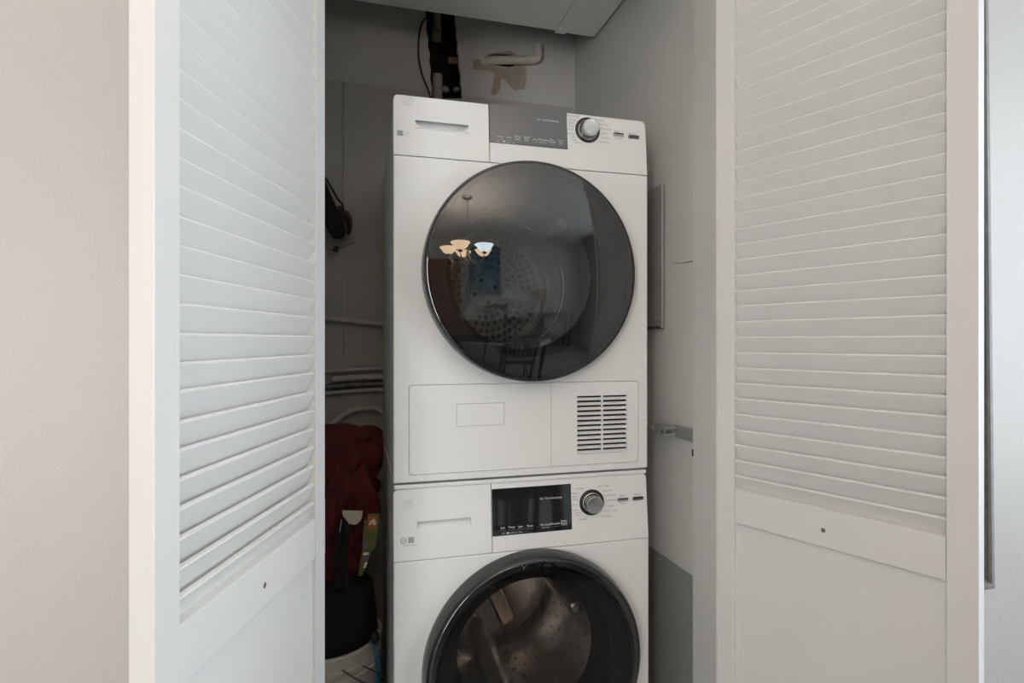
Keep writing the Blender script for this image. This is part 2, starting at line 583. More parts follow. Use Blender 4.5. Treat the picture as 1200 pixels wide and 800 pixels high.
# ================================================================== louvered doors
def louver_door(origin, u, W, side, label):
    """local x runs from the hinge along the door, local y is the depth (side = +1 / -1) behind the face seen here"""
    rz = math.atan2(u[1], u[0])
    d = thing('louvered_door', label, 'door', (origin[0], origin[1], 0.0), rz, 'pair of louvered closet doors')
    M = WM[d]
    T = .028

    def put(nm, bm, m, p=d):
        for v in bm.verts:
            v.co.y *= side
        bmesh.ops.transform(bm, matrix=M, verts=bm.verts[:])
        return obj(nm, bm, m, p)
    S = .042
    put('stile', box(0, S, 0, T, .012, 2.04, .0018), 'door_paint')
    put('stile', box(W - S, W, 0, T, .012, 2.04, .0018), 'door_paint')
    for z0, z1 in ((.012, .16), (.781, .851), (1.955, 2.04)):
        put('rail', box(S + .0004, W - S - .0004, .0012, T - .0012, z0, z1, .0014), 'door_paint')
    put('panel', box(S - .004, W - S + .004, .0075, T - .0075, .15, .79), 'door_paint')
    n = 34
    pitch = .0325
    first = None
    for k in range(n):
        zt = .851 + .0295 + pitch * k
        if zt > 1.953:
            break
        if k < 1:
            zb, db = .8495, .0160
        else:
            zb, db = zt - .0395, .0195
        if k == 1:
            zb, db = zt - .0395, .0195
        dt, th = .0022, .0072
        poly = [(dt + .0003, zt - .0034), (dt, zt - .0024), (dt + .0006, zt - .0009), (dt + .0020, zt), (dt + th - .001, zt + .0006), (dt + th, zt - .0008), (db + th, zb + .001), (db + th - .001, zb), (db + .001, zb), (db, zb + .001)]
        if first is None or k == 1:
            bm = bmesh.new()
            L = [bm.verts.new((S + .0005, a, b)) for a, b in poly]
            R_ = [bm.verts.new((W - S - .0005, a, b)) for a, b in poly]
            bm.faces.new(L)
            bm.faces.new(R_[::-1])
            for i in range(len(poly)):
                j = (i + 1) % len(poly)
                bm.faces.new((L[i], R_[i], R_[j], L[j]))
            o = put('slat', bm, 'door_paint')
            o.data.transform(Matrix.Translation((0, 0, -zt)))
            o.location = (0, 0, zt)
            if k == 1:
                first = (o.data, zt)
            else:
                first = None if k < 1 else first
        else:
            o = bpy.data.objects.new('slat', first[0])
            C.objects.link(o)
            o.parent = d
            o.location = (random.uniform(-.0002, .0002), side * random.uniform(-.0003, .0006), zt + random.uniform(-.0008, .0008))
            o.rotation_euler = (side * random.uniform(-.02, .02), random.uniform(-.0012, .0012), 0)
            WM[o] = M
    # screw where a knob once sat
    put('knob_screw', lathe([(0, -.0006), (.0035, -.0006), (.0048, .0004), (.0048, .004)], 16, (W * .49, .0012, .812)), 'pipe_dark')
    for z0, z1, m in ((.23, .33, 'door_paint'), (.772, .872, 'door_paint'), (1.888, 1.988, 'hinge_black')):
        h = put('hinge', tube([(-.0035, .005, z0), (-.0035, .005, z1)], .0032, 10), m)
        put('hinge_leaf', box(-.0012, .0006, .004, .026, z0 + .002, z1 - .002), m, h)
    return d


def unit(a, b):
    l = math.hypot(a, b)
    return (a / l, b / l)


louver_door((.7475, 1.077), unit(.172, -.418), .452, 1, 'white louvered closet door beside the grey picture frame')
louver_door((-.061, 1.100), unit(-.143, -.445), .464, -1, 'white louvered closet door in front of the red bag and bucket')


# ================================================================== laundry machines
def arc_poly(cx, cz, r, a0, a1, n):
    return [(cx + r * math.cos(a0 + (a1 - a0) * i / n), cz + r * math.sin(a0 + (a1 - a0) * i / n)) for i in range(n + 1)]


X0, X1 = .0696, .6676
TILT = .09


class Face:
    """front of a machine; the control strip above zs leans back a little"""
    def __init__(self, y, zs):
        self.y, self.zs = y, zs

    def p(self, px, py):
        v = onY(px, py, self.y)
        return v.x, v.z

    def lean(self, bm):
        for v in bm.verts:
            if v.co.z > self.zs:
                v.co.y += (v.co.z - self.zs) * TILT
        return bm


def emblem(bm, x, y, z, r):
    lathe([(r, 0), (r, -.0007), (r * .86, -.0007), (r * .86, 0)], 32, (x, y, z), bm=bm)
    text(bm, 'GE', r * 1.05, x, y - .0006, z)
    for a in range(4):
        t = PI / 4 + a * PI / 2
        tube([(x + r * .62 * math.cos(t + q), y - .0004, z + r * .62 * math.sin(t + q)) for q in (-.45, -.2, .1, .4)], r * .05, 5, bm)
    return bm


def dial(f, root, px, py, names):
    x, z = f.p(px, py)
    y = f.y + (z - f.zs) * TILT
    c = (x, y, z)
    d = obj('dial', lathe([(.0305, .001), (.0305, -.0015), (.0285, -.0035), (.0215, -.003), (.0215, -.0005), (0, -.0005)], 48, c), 'dial_black', root)
    obj('dial_ring', lathe([(.0238, -.003), (.0238, -.0052), (.0228, -.006), (.0218, -.0052), (.0218, -.003)], 48, c), 'chrome', d)
    obj('knob', lathe([(.0200, -.0005), (.0197, -.0215), (.0186, -.0235), (.0172, -.0238), (0, -.0238)], 64, c), 'brushed_metal', d)
    bm = bmesh.new()
    for (qx, qy, s, al) in names:
        tx, tz = f.p(qx, qy)
        text(bm, s, .0062, tx, y - .0006 + (tz - z) * TILT, tz, al)
    obj('dial_lettering', bm, 'print_grey', root)
    return d


def button_pair(f, root, spots, words):
    bm = bmesh.new()
    for (px, py, m) in spots:
        x, z = f.p(px, py)
        y = f.y + (z - f.zs) * TILT
        b = obj('button', box(x - .0135, x + .0135, y - .0022, y + .003, z - .0042, z + .0042, .0012), m, root)
        obj('button_slot', box(x - .013, x + .013, y - .0026, y - .0018, z + .0008, z + .0036), 'dial_black', b)
    for (px, py, s) in words:
        x, z = f.p(px, py)
        text(bm, s, .0075, x, f.y + (z - f.zs) * TILT - .0006, z)
    obj('button_lettering', bm, 'print_grey', root)


def rim_bevel(bm, y, off=.0022):
    es = [e for e in bm.edges if all(abs(v.co.y - y) < 1e-6 for v in e.verts)]
    bmesh.ops.bevel(bm, geom=es, offset=off, segments=3, profile=.5, affect='EDGES')
    return bm


def machine_front(f, root, z0, z1, door_c, hole_r, split_px, extra_cuts=()):
    """front panel with the port, drawer front and control strip; returns them"""
    xs_ = f.p(split_px, 200)[0]
    fp = box(X0, X1, f.y, f.y + .024, z0, f.zs - .0011, .0035, 3)
    fp = cut(fp, lathe([(0, -.05), (hole_r, -.05), (hole_r, .1), (0, .1)], 64, (door_c[0], f.y, door_c[1])), *extra_cuts)
    front = obj('front_panel', fp, 'enamel', root)
    rc = .011
    tl = [(X0 + rc - rc * math.cos(t), z1 - rc + rc * math.sin(t)) for t in [PI / 2 * i / 8 for i in range(9)]]
    tr = [(X1 - rc + rc * math.sin(t), z1 - rc + rc * math.cos(t)) for t in [PI / 2 * i / 8 for i in range(9)]]
    dr = rim_bevel(prism([(X0, f.zs)] + tl + [(xs_ - .0009, z1), (xs_ - .0009, f.zs)], f.y, f.y + .03), f.y)
    cp_ = rim_bevel(prism([(xs_ + .0003, f.zs), (xs_ + .0003, z1)] + tr + [(X1, f.zs)], f.y, f.y + .03), f.y)
    return front, dr, cp_, xs_


def cabinet(y, z0, z1, door_c, r, y_back, drum_back):
    b = box(X0 + .003, X1 - .003, y + .024, y_back, z0 + .002, z1 - .001, .009, 3)
    return cut(b, lathe([(0, -.1), (r, -.1), (r, drum_back - y), (0, drum_back - y)], 64, (door_c[0], y, door_c[1])))


def drum(root, c, y0, y1, r, material, lifters=True):
    o = obj('drum', lathe([(r - .016, y0), (r - .004, y0 + .012), (r - .004, y1 - .03), (r - .02, y1 - .008), (r - .05, y1), (0, y1)], 64, (c[0], 0, c[1])), material, root)
    return o


# ---------------------------------------------------------------- dryer
YD = 1.2345
zs = 1.5615
fd = Face(YD, zs)
D0, D1 = .860, 1.695
dc = (.371, 1.317)
R = .243
dry = thing('tumble_dryer', 'white front-loading dryer with vent grille stacked on top of washer', 'dryer', (.3686, YD + .28, D0))
DRUM_Y = 1.71
obj('cabinet', cabinet(YD, D0, D1, dc, .205, 1.86, DRUM_Y + .012), 'enamel', dry)

# lower access panels
ax0, az0 = fd.p(479, 557)
ax1, az1 = fd.p(748, 446)
az1 = fd.p(479, 451)[1]
az0 = (az0 + fd.p(748, 541)[1]) / 2
adiv = fd.p(646, 500)[0]
g = .0011
front, dr, cpn, xs_ = machine_front(fd, dry, D0, D1, dc, .200, 574.5, [prism(rrect(ax0, ax1, az0, az1, .008), YD - .01, YD + .012)])
lp = prism(rrect(ax0 + g, ax1 - g, az0 + g, az1 - g, .007), YD + .0002, YD + .011)
lpL = cut(lp.copy(), box(adiv - g / 2, ax1 + .1, YD - .1, YD + .1, az0 - .1, az1 + .1))
px0, pz1 = fd.p(535, 473)
px1, pz0 = fd.p(591, 497.5)
lpL = cut(lpL, prism(rrect(px0, px1, pz0, pz1, .003), YD - .01, YD + .006))
acc = obj('filter_cover', lpL, 'plastic_white', dry)
obj('push_latch', prism(rrect(px0 + .0007, px1 - .0007, pz0 + .0007, pz1 - .0007, .0026), YD + .0003, YD + .0058), 'plastic_white', acc)
lpR = cut(lp, box(ax0 - .1, adiv + g / 2, YD - .1, YD + .1, az0 - .1, az1 + .1))
vx0, vz1 = fd.p(676.5, 464)
vx1, vz0 = fd.p(735, 529)
vxm = (vx0 + vx1) / 2
lpR = cut(lpR, box(vx0, vxm - .0016, YD - .1, YD + .008, vz0, vz1), box(vxm + .0016, vx1, YD - .1, YD + .008, vz0, vz1))
grille = obj('vent_cover', lpR, 'plastic_white', dry)
obj('vent_backing', box(vx0, vx1, YD + .0075, YD + .0080, vz0, vz1), 'cavity', grille)
NV = 12
ph = (vz1 - vz0) / NV
sl = None
for k in range(NV):
    for a, b in ((vx0, vxm - .0016), (vxm + .0016, vx1)):
        if sl is None:
            bm = bmesh.new()
            w = b - a
            poly = [(.0004, .0), (.0004, -.0018), (.0066, .0022), (.0066, .0042)]
            L = [bm.verts.new((0, y, z)) for y, z in poly]
            Rr = [bm.verts.new((w, y, z)) for y, z in poly]
            bm.faces.new(L)
            bm.faces.new(Rr[::-1])
            for i in range(4):
                bm.faces.new((L[i], Rr[i], Rr[(i + 1) % 4], L[(i + 1) % 4]))
            sl = finish(bm, 'slat', 'plastic_white')
        o = bpy.data.objects.new('slat', sl)
        C.objects.link(o)
        o.parent = grille
        o.location = Vector((a, YD, vz0 + ph * k + .0026)) - WM[dry].translation

# drawer front with the grip pocket
gx0, gz1 = fd.p(487, 139)
gx1 = fd.p(550, 140)[0]
gz1 = (gz1 + fd.p(550, 145)[1]) / 2
gz0 = fd.p(487, 154.5)[1]
wd = gx1 - gx0
smile = [(gx0 + wd * t, gz1) for t in (1.0, .97, .75, .5, .25, .03, 0)] + [(gx0 + wd * t, gz1 - h) for t, h in ((0, .004), (.03, .009), (.09, .0145), (.2, .0185), (.5, .021), (.8, .0185), (.91, .0145), (.97, .009), (1, .004))]
wedge = lambda x0, x1, z_low, z_top, dep, y: (lambda bm: bm)(prism_yz([(y - .002, z_top), (y + dep, z_top), (y, z_low), (y - .002, z_low)], x0, x1))


def prism_yz(poly, x0, x1):
    bm = bmesh.new()
    A = [bm.verts.new((x0, a, b)) for a, b in poly]
    B = [bm.verts.new((x1, a, b)) for a, b in poly]
    n = len(poly)
    bm.faces.new(A)
    bm.faces.new(B[::-1])
    for i in range(n):
        bm.faces.new((A[i], B[i], B[(i + 1) % n], A[(i + 1) % n]))
    bmesh.ops.recalc_face_normals(bm, faces=bm.faces[:])
    return bm


dr = cut(dr, prism(smile, YD - .02, YD + .026), box(gx0 + .004, gx1 - .004, YD + .005, YD + .026, gz1 - .004, gz1 + .014), wedge(gx0, gx1, gz1 - .030, gz1 - .0175, .0022, YD))
drw = obj('drawer_front', fd.lean(dr), 'plastic_white', dry)
ctl = obj('control_panel', fd.lean(cpn), 'plastic_white', dry)
bm = emblem(bmesh.new(), *(lambda q: (q[0], YD + .0, q[1]))(fd.p(478.5, 115)), .0105)
obj('emblem', fd.lean(bm), 'emblem_grey', drw)
# badges below the grip
bx_, bz_ = fd.p(469, 155)
bm = box(bx_ - .0062, bx_ + .0062, YD - .0006, YD + .0004, bz_ - .0058, bz_ + .0058)
obj('energy_badge', fd.lean(bm), 'badge_grey', drw)
bm = bmesh.new()
q = fd.p(478, 156.3)
tube([(q[0] + .0062 * math.cos(t), YD - .0004, q[1] + .0035 * math.sin(t) + .001 * math.cos(t)) for t in [i * PI / 8 for i in range(14)]], .0008, 5, bm)
q = fd.p(487, 157)
text(bm, 'Sensor', .0052, q[0], YD - .0006, q[1])
q = fd.p(479, 161.5)
text(bm, 'VENTLESS DRYER', .0036, q[0], YD - .0006, q[1])
obj('badge_lettering', fd.lean(bm), 'emblem_grey', drw)
# display
ex0, ez1 = fd.p(574, 118.5)
ex1, ez0 = fd.p(666, 174)
ez0 = (ez0 + fd.p(576, 166.5)[1]) / 2
ez1 = (ez1 + fd.p(665, 128.5)[1]) / 2
ds = obj('display', fd.lean(box(ex0 + .0005, ex1, YD - .0012, YD + .003, ez0, ez1, .0005, 1)), 'display_black', ctl)
bm = bmesh.new()


def words(f, bm, lst, size):
    for px, py, s in lst:
        x, z = f.p(px, py)
        for i, ln in enumerate(s.split('\n')):
            text(bm, ln, size, x, f.y - .0016, z - i * size * .9)
    return bm


words(fd, bm, [(643.5, 139.5, 'Est. Time Remaining')], .0062)
words(fd, bm, [(586, 159.2, 'Temp'), (596.5, 160.2, 'Level'), (607.5, 159.4, 'Delay\nStart'), (617.8, 160.0, 'Speed\nDry'), (627.5, 162.8, 'eDry'), (637.3, 163.4, 'My Cycle'), (647.5, 163.2, 'Ext.\nTumble'), (657.8, 164.0, 'Time\nDry')], .0062)
words(fd, bm, [(586, 161.8, '________'), (596.5, 162.6, '________'), (607.5, 164.0, '________'), (617.8, 164.8, '________'), (627.5, 165.2, '________'), (637.3, 166.4, 'Hold to save'), (647.5, 168.2, '________'), (657.8, 168.6, '________'), (593, 166.0, 'Hold      Control Lock   3 sec')], .0036)
q = fd.p(591, 165.0)
bx(bm, q[0] - .0016, q[0] + .0016, YD - .0018, YD - .0014, q[1] - .002, q[1] + .002)
obj('display_lettering', fd.lean(bm), 'print_light', ds)
dial(fd, dry, 690, 151.5, [(681, 134.5, 'Mixed Loads', 'RIGHT'), (676.5, 139, 'Cottons', 'RIGHT'), (674, 144, 'Easy\nCare', 'RIGHT'), (673.5, 150, 'Towels', 'RIGHT'), (674.5, 155.4, 'Delicates', 'RIGHT'), (677, 161, 'Active\nWear', 'RIGHT'), (683, 166.5, 'Sanitize', 'RIGHT'),
                       (697.5, 138, 'Quick Dry', 'LEFT'), (703, 143.5, 'Warm Up', 'LEFT'), (706, 149, 'Timed Dry', 'LEFT'), (707, 154.4, 'Steam', 'LEFT'), (706.5, 160, 'Air Fluff', 'LEFT'), (704.5, 165, 'Rack Dry', 'LEFT')])
button_pair(fd, dry, [(726.5, 156.5, 'button_silver'), (744.3, 159.3, 'button_grey')], [(725.5, 152.8, 'Start'), (743, 155.6, 'Power'), (726.5, 160.8, 'Pause')])

# dryer door: rim, glass bowl front, inner ring
door = obj('door_rim', lathe([(R - .045, .0), (R - .002, .0), (R, -.004), (R + .0005, -.030), (R - .0005, -.034)], 96, (dc[0], YD, dc[1])), 'rim_grey', dry)
RC = 1.02                                      # radius of curvature of the glass
sag = lambda r: -.046 - (math.sqrt(RC * RC - r * r) - math.sqrt(RC * RC - (R - .006) ** 2))
prof = [(R - .0005, -.034), (R + .0002, -.038), (R - .002, -.0435)] + [(r, sag(r)) for r in (R - .006, R - .009)]
obj('door_edge', lathe(prof + [(R - .009, sag(R - .009) + .004)], 96, (dc[0], YD, dc[1])), 'rim_black', door)
gp = [(R - .009, sag(R - .009))] + [(r, sag(r)) for r in [(R - .009) * (1 - i / 16) for i in range(1, 17)]]
obj('door_glass', lathe(gp, 128, (dc[0], YD, dc[1])), 'dryer_glass', door)
obj('door_liner', lathe([(R - .010, -.043), (R - .016, -.020), (.190, -.010), (.176, .020), (.172, .055), (.176, .055), (.196, .022), (.200, .006)], 96, (dc[0], YD, dc[1])), 'gasket', door)
dd = drum(dry, dc, YD + .03, DRUM_Y, .203, 'drum_white')
hy = DRUM_Y
hub = obj('drum_hub', lathe([(.060, hy), (.058, hy - .010), (.052, hy - .012), (.049, hy - .007), (.047, hy - .012), (.020, hy - .014), (.018, hy - .018), (.010, hy - .018), (.008, hy - .014), (0, hy - .014)], 48, (dc[0], 0, dc[1])), 'hub_light', dd)
for k in range(4):
    a = PI / 2 * k + .35
    obj('hub_bolt', lathe([(.0065, hy - .012), (.006, hy - .016), (0, hy - .016)], 12, (dc[0] + .034 * math.cos(a), 0, dc[1] + .034 * math.sin(a))), 'gasket', hub)
obj('drum_ring', lathe([(.170, 1.60), (.167, 1.592), (.163, 1.592), (.161, 1.60)], 64, (dc[0], 0, dc[1])), 'drum_steel', dd)
obj('drum_ring', lathe([(.190, 1.52), (.187, 1.513), (.183, 1.513), (.181, 1.52)], 64, (dc[0], 0, dc[1])), 'drum_steel', dd)
perf = bmesh.new()
for k in range(3):
    a = -.12 + k * 2 * PI / 3
    sp = bmesh.new()
    bx(sp, .055, .172, hy - .009, hy, -.016, .016, .006, 3)
    bmesh.ops.transform(sp, matrix=Matrix.Translation((dc[0], 0, dc[1])) @ Matrix.Rotation(-a, 4, 'Y'), verts=sp.verts[:])
    obj('drum_spoke', sp, 'hub_light', dd)
for ring in range(5):
    r = .080 + ring * .021
    n = int(2 * PI * r / .0195)
    for i in range(n):
        a = 2 * PI * i / n + ring * .13
        if min(abs(((a + .12 - k * 2 * PI / 3 + PI) % (2 * PI)) - PI) * r for k in range(3)) < .026:
            continue
        lathe([(.0072, hy - .0005), (.0062, hy - .0035), (0, hy - .0035)], 8, (dc[0] + r * math.cos(a), 0, dc[1] + r * math.sin(a)), bm=perf)
o = obj('drum_perforation', perf, 'perforation', dd)
o['kind'] = 'stuff'
for k in range(3):
    a = .9 + k * 2 * PI / 3
    vb = bmesh.new()
    bx(vb, .160, .200, YD + .06, DRUM_Y - .05, -.018, .018, .012, 3)
    bmesh.ops.transform(vb, matrix=Matrix.Translation((dc[0], 0, dc[1])) @ Matrix.Rotation(-a, 4, 'Y'), verts=vb.verts[:])
    obj('drum_vane', vb, 'drum_white', dd)

# ---------------------------------------------------------------- washer
YW = 1.2285
zw = .6945
fw = Face(YW, zw)
W1 = .8455
wc = (.380, .4435)
RW = .2515
wash = thing('washing_machine', 'white front-loading washer standing on the floor beneath the dryer', 'washer', (.3686, YW + .28, 0))
obj('cabinet', cabinet(YW, .012, .846, wc, .205, 1.84, 1.71), 'enamel', wash)
front, dr, cpn, xs_ = machine_front(fw, wash, .02, W1, wc, .200, 577.5)
hx0, hz1 = fw.p(489, 611.5)
hx1, hz0 = fw.p(553, 626)
hz1 = (hz1 + fw.p(553, 608)[1]) / 2
hz0 = fw.p(489, 627.5)[1]
dr = cut(dr, wedge(hx0, hx1, hz0, hz1, .016, YW), box(hx0 + .003, hx1 - .003, YW + .004, YW + .02, hz1 - .003, hz1 + .012))
drw = obj('drawer_front', fw.lean(dr), 'plastic_white', wash)
ctl = obj('control_panel', fw.lean(cpn), 'plastic_white', wash)
obj('worktop', box(X0 + .001, X1 - .001, YW + .010, 1.845, W1 + .0002, W1 + .010, .003), 'enamel', wash)
for fx in (X0 + .05, X1 - .05):
    for fy in (YW + .06, 1.78):
        obj('foot', lathe([(.018, 0), (.020, .004), (.020, .012), (.010, .014), (.010, .02)], 16, (fx, fy, 0), 'Z'), 'gasket', wash)
for fx in (X0 + .05, X1 - .05):
    for fy in (YD + .06, 1.78):
        obj('foot', lathe([(.020, W1 + .0102), (.020, D0 + .003)], 16, (fx, fy, 0), 'Z'), 'gasket', dry)
bm = emblem(bmesh.new(), *(lambda q: (q[0], YW, q[1]))(fw.p(479, 593)), .0105)
obj('emblem', fw.lean(bm), 'emblem_grey', drw)
q = fw.p(482, 633.2)
obj('energy_badge', fw.lean(box(q[0] - .006, q[0] + .006, YW - .0006, YW + .0004, q[1] - .006, q[1] + .006)), 'badge_grey', drw)
bm = bmesh.new()
q = fw.p(473, 634.4)
tube([(q[0] + .0058 * math.cos(t), YW - .0004, q[1] + .0058 * math.sin(t)) for t in [i * PI / 10 for i in range(21)]], .0007, 5, bm)
text(bm, 'NSF', .0048, q[0], YW - .0006, q[1])
q = fw.p(480.5, 639.3)
text(bm, 'STEAM WASHER', .0040, q[0], YW - .0006, q[1])
obj('badge_lettering', fw.lean(bm), 'print_grey', drw)
ex0, ez1 = fw.p(577.5, 574.3)
ex1, ez0 = fw.p(671, 621)
ez1 = (ez1 + fw.p(669, 568.5)[1]) / 2
ez0 = (ez0 + fw.p(578, 628.5)[1]) / 2
ds = obj('display', fw.lean(box(ex0 + .0005, ex1, YW - .0012, YW + .003, ez0, ez1, .0005, 1)), 'display_black', ctl)
bm = bmesh.new()
words(fw, bm, [(647, 584.4, 'Est. Time Remaining')], .0064)
words(fw, bm, [(589.5, 619, 'Soil'), (600, 618, 'Temp'), (610.5, 617.3, 'Spin'), (621.5, 616.3, 'Rinse'), (640, 615, 'My Cycle'), (651.5, 613.7, 'Prewash'), (661.5, 610.8, 'Delay\nWash')], .0066)
words(fw, bm, [(589.5, 621.2, '________'), (600, 620.4, '________'), (610.5, 619.6, '________'), (621.5, 618.8, '________'), (640, 618.3, 'Hold to save'), (651.5, 616.4, '________'), (661.5, 615.0, '________'), (600.5, 624.3, 'Hold      Control Lock   3 sec')], .0038)
q = fw.p(595.2, 624.8)
bx(bm, q[0] - .0016, q[0] + .0016, YW - .0018, YW - .0014, q[1] - .002, q[1] + .002)
obj('display_lettering', fw.lean(bm), 'print_light', ds)
dial(fw, wash, 695, 589.7, [(686, 573.2, 'Normal', 'RIGHT'), (680.8, 579, 'Whites', 'RIGHT'), (679, 584.3, 'Bulky\nItems', 'RIGHT'), (678, 592.3, 'Towels', 'RIGHT'), (679, 598.3, 'Delicates', 'RIGHT'), (682, 602.6, 'Active\nWear', 'RIGHT'), (688.5, 608.6, 'Sanitize', 'RIGHT'),
                       (702.3, 571.2, 'Quick Wash', 'LEFT'), (708.2, 576.2, 'Speed Dry', 'LEFT'), (711, 581.6, 'Cold Wash', 'LEFT'), (713, 587.4, 'Hand Wash', 'LEFT'), (712.5, 593.7, 'Casuals', 'LEFT'), (710.5, 599.3, 'Rinse + Spin', 'LEFT'), (706, 605.8, 'Tub Clean', 'LEFT')])
button_pair(fw, wash, [(731.8, 586.3, 'button_silver'), (749.5, 584.7, 'button_grey')], [(731.2, 581.6, 'Start'), (748.8, 580, 'Power'), (731.8, 590.3, 'Pause')])

door = obj('door_rim', lathe([(RW - .05, .0), (RW, .0), (RW + .001, -.006), (RW - .001, -.026), (RW - .006, -.037)], 96, (wc[0], YW, wc[1])), 'rim_chrome', wash)
obj('door_edge', lathe([(RW - .006, -.037), (RW - .0095, -.0415), (RW - .0135, -.044), (RW - .024, -.045), (RW - .028, -.041)], 96, (wc[0], YW, wc[1])), 'rim_black', door)
RC2 = 1.6
Rg = RW - .024
gp = [(r, -.0445 - (math.sqrt(RC2 ** 2 - r * r) - math.sqrt(RC2 ** 2 - Rg * Rg))) for r in [Rg * (1 - i / 14) for i in range(15)]]
obj('door_glass', lathe(gp, 128, (wc[0], YW, wc[1])), 'washer_glass', door)
q = onY(614, 664, YW - .044)
bm = tube([(q.x - .005, YW - .0452, q.z + .003), (q.x, YW - .0452, q.z - .002), (q.x + .005, YW - .0452, q.z + .003)], .0007, 5)
tube([(q.x, YW - .0452, q.z - .002), (q.x, YW - .0452, q.z - .006)], .0007, 5, bm)
obj('latch_mark', bm, 'seam_dark', door)
obj('door_liner', lathe([(RW - .03, -.040), (RW - .034, -.010), (.186, .0), (.176, .03), (.165, .06), (.170, .065), (.190, .03), (.200, .006)], 96, (wc[0], YW, wc[1])), 'gasket', door)
dd = drum(wash, wc, YW + .06, 1.69, .200, 'drum_steel')
hy = 1.69
# stamped ribs, lifters and holes of the steel drum
for k in range(3):
    a = .35 + k * 2 * PI / 3
    vb = bmesh.new()
    bx(vb, .135, .197, YW + .10, hy - .04, -.022, .022, .016, 4)
    bmesh.ops.transform(vb, matrix=Matrix.Translation((wc[0], 0, wc[1])) @ Matrix.Rotation(-a, 4, 'Y'), verts=vb.verts[:])
    obj('drum_vane', vb, 'drum_steel', dd)
    sp = bmesh.new()
    bx(sp, .015, .150, hy - .016, hy, -.026, .026, .010, 3)
    bmesh.ops.transform(sp, matrix=Matrix.Translation((wc[0], 0, wc[1])) @ Matrix.Rotation(-a - .6, 4, 'Y'), verts=sp.verts[:])
    obj('drum_spoke', sp, 'drum_steel', dd)
perf = bmesh.new()
for i in range(36):
    for j in range(8):
        a = 2 * PI * i / 36 + (j % 2) * PI / 36
        y = YW + .12 + j * .045
        c = Vector((wc[0] + .1955 * math.cos(a), y, wc[1] + .1955 * math.sin(a)))
        n_ = Vector((math.cos(a), 0, math.sin(a)))
        t_ = Vector((-math.sin(a), 0, math.cos(a)))
        vsx = [perf.verts.new(c - n_ * .0006 + .0042 * (t_ * math.cos(q) + Vector((0, 1, 0)) * math.sin(q))) for q in [PI / 3 * w for w in range(6)]]
        perf.faces.new(vsx)
o = obj('drum_perforation', perf, 'perforation', dd)
o['kind'] = 'stuff'

# ================================================================== things inside the closet
YP = CB - .005                                  # face of the lower drywall


def wall_pipe(name, label, pts, r, material, cat='pipe', off=None, n=12, smooth=6):
    p = [onY(a, b, YP - r - .009) for a, b in pts]
    return tag(obj(name, tube(p, r, n, smooth=smooth), material), label, cat)


# ribbed hose, two straight pipes, a dark pipe between them and a bent one
rp = [onY(a, b, YP - .018) for a, b in ((340, 368), (382, 372.5), (415, 376), (455, 380.5), (500, 384))]
hs = thing('ribbed_hose', 'grey ribbed hose running along the closet back wall, highest of the pipes', 'hose', rp[0])
obj('hose_core', tube(rp, .0082, 12, smooth=5), 'pipe_grey', hs)
ribs = bmesh.new()
for a, b in zip(rp, rp[1:]):
    m = int((b - a).length / .0062)
    for i in range(m):
        c = a.lerp(b, i / m)
        d = (b - a).normalized() * .0016
        tube([c - d, c + d], .0096, 12, ribs)
o = obj('hose_ribs', ribs, 'pipe_grey', hs)
o['kind'] = 'stuff'
wall_pipe('wall_pipe', 'slim pale pipe above the thick pipe on the closet back wall', [(340, 438), (385, 435), (420, 433), (455, 431), (500, 429)], .0068, 'pipe_grey')
wall_pipe('wall_pipe', 'thick pale pipe on the closet back wall', [(391, 445), (392, 444.2), (420, 442.5), (455, 441), (500, 439)], .0105, 'pipe_grey')
wall_pipe('wall_pipe', 'dark stained pipe under the thick pale pipe on the back wall', [(384, 454), (386, 453), (420, 450.5), (455, 449), (500, 448)], .0095, 'pipe_dark')
wall_pipe('wall_pipe', 'slim pale pipe under the dark stained pipe on the back wall', [(340, 466), (383, 461), (420, 457.5), (455, 456), (500, 455)], .0070, 'pipe_grey')
wall_pipe('bent_pipe', 'pale bent pipe arching over the red bag on the back wall', [(340, 516), (376, 503), (390, 496), (403, 486), (415, 480), (438, 477.5), (446, 481), (458, 491), (475, 505)], .0105, 'pipe_grey', smooth=8)

# cavity pipes and cable behind the hole in the back wall
YC = CB + .07
a, b = onY(511.5, -10, YC), onY(511.5, 47, YC)
tag(obj('cavity_pipe', tube([a, b], .0165, 14), 'kraft'), 'tan pipe end hanging at the top of the ragged wall hole', 'pipe')
a, b = onY(512.5, 88, YC), onY(512.5, 150, YC)
tag(obj('cavity_pipe', cut(tube([a, b], .0185, 18), tube([a + Vector((0, 0, .01)), a - Vector((0, 0, .03))], .0155, 18)), 'pvc'), 'white pipe end standing at the bottom of the ragged wall hole', 'pipe')
a, b = onY(525.5, 71, YC), onY(545, 71, YC)
tag(obj('stub_pipe', tube([a, b], .012, 14), 'tan_wood'), 'short tan stub poking out sideways inside the ragged wall hole', 'pipe')
rb = bmesh.new()
for i, (px, py, s) in enumerate(((522, 104.5, .014), (535, 104.5, .012))):
    c = onY(px, py, CB + .05)
    t = bmesh.new()
    bmesh.ops.create_icosphere(t, subdivisions=2, radius=s)
    for v in t.verts:
        v.co *= 1 + .35 * noise.noise(v.co * 90 + Vector((i, 0, 0)))
        v.co.z *= .7
        v.co += c
    bxk = join(bmesh.new(), t)
    tag(obj('rubble_lump', bxk, 'gypsum'), ('crumbled plaster lump next to the white pipe end in the wall hole', 'crumbled plaster lump lying at the ragged edge of the wall hole')[i], 'rubble', 'plaster lumps in the wall hole')
led = onY(520, 116, CB).z
obj('cavity_ledge', box(onY(506, 112, CB).x, onY(541, 112, CB).x, CB + .018, CB + .14, led - .02, led), 'gypsum', wb)
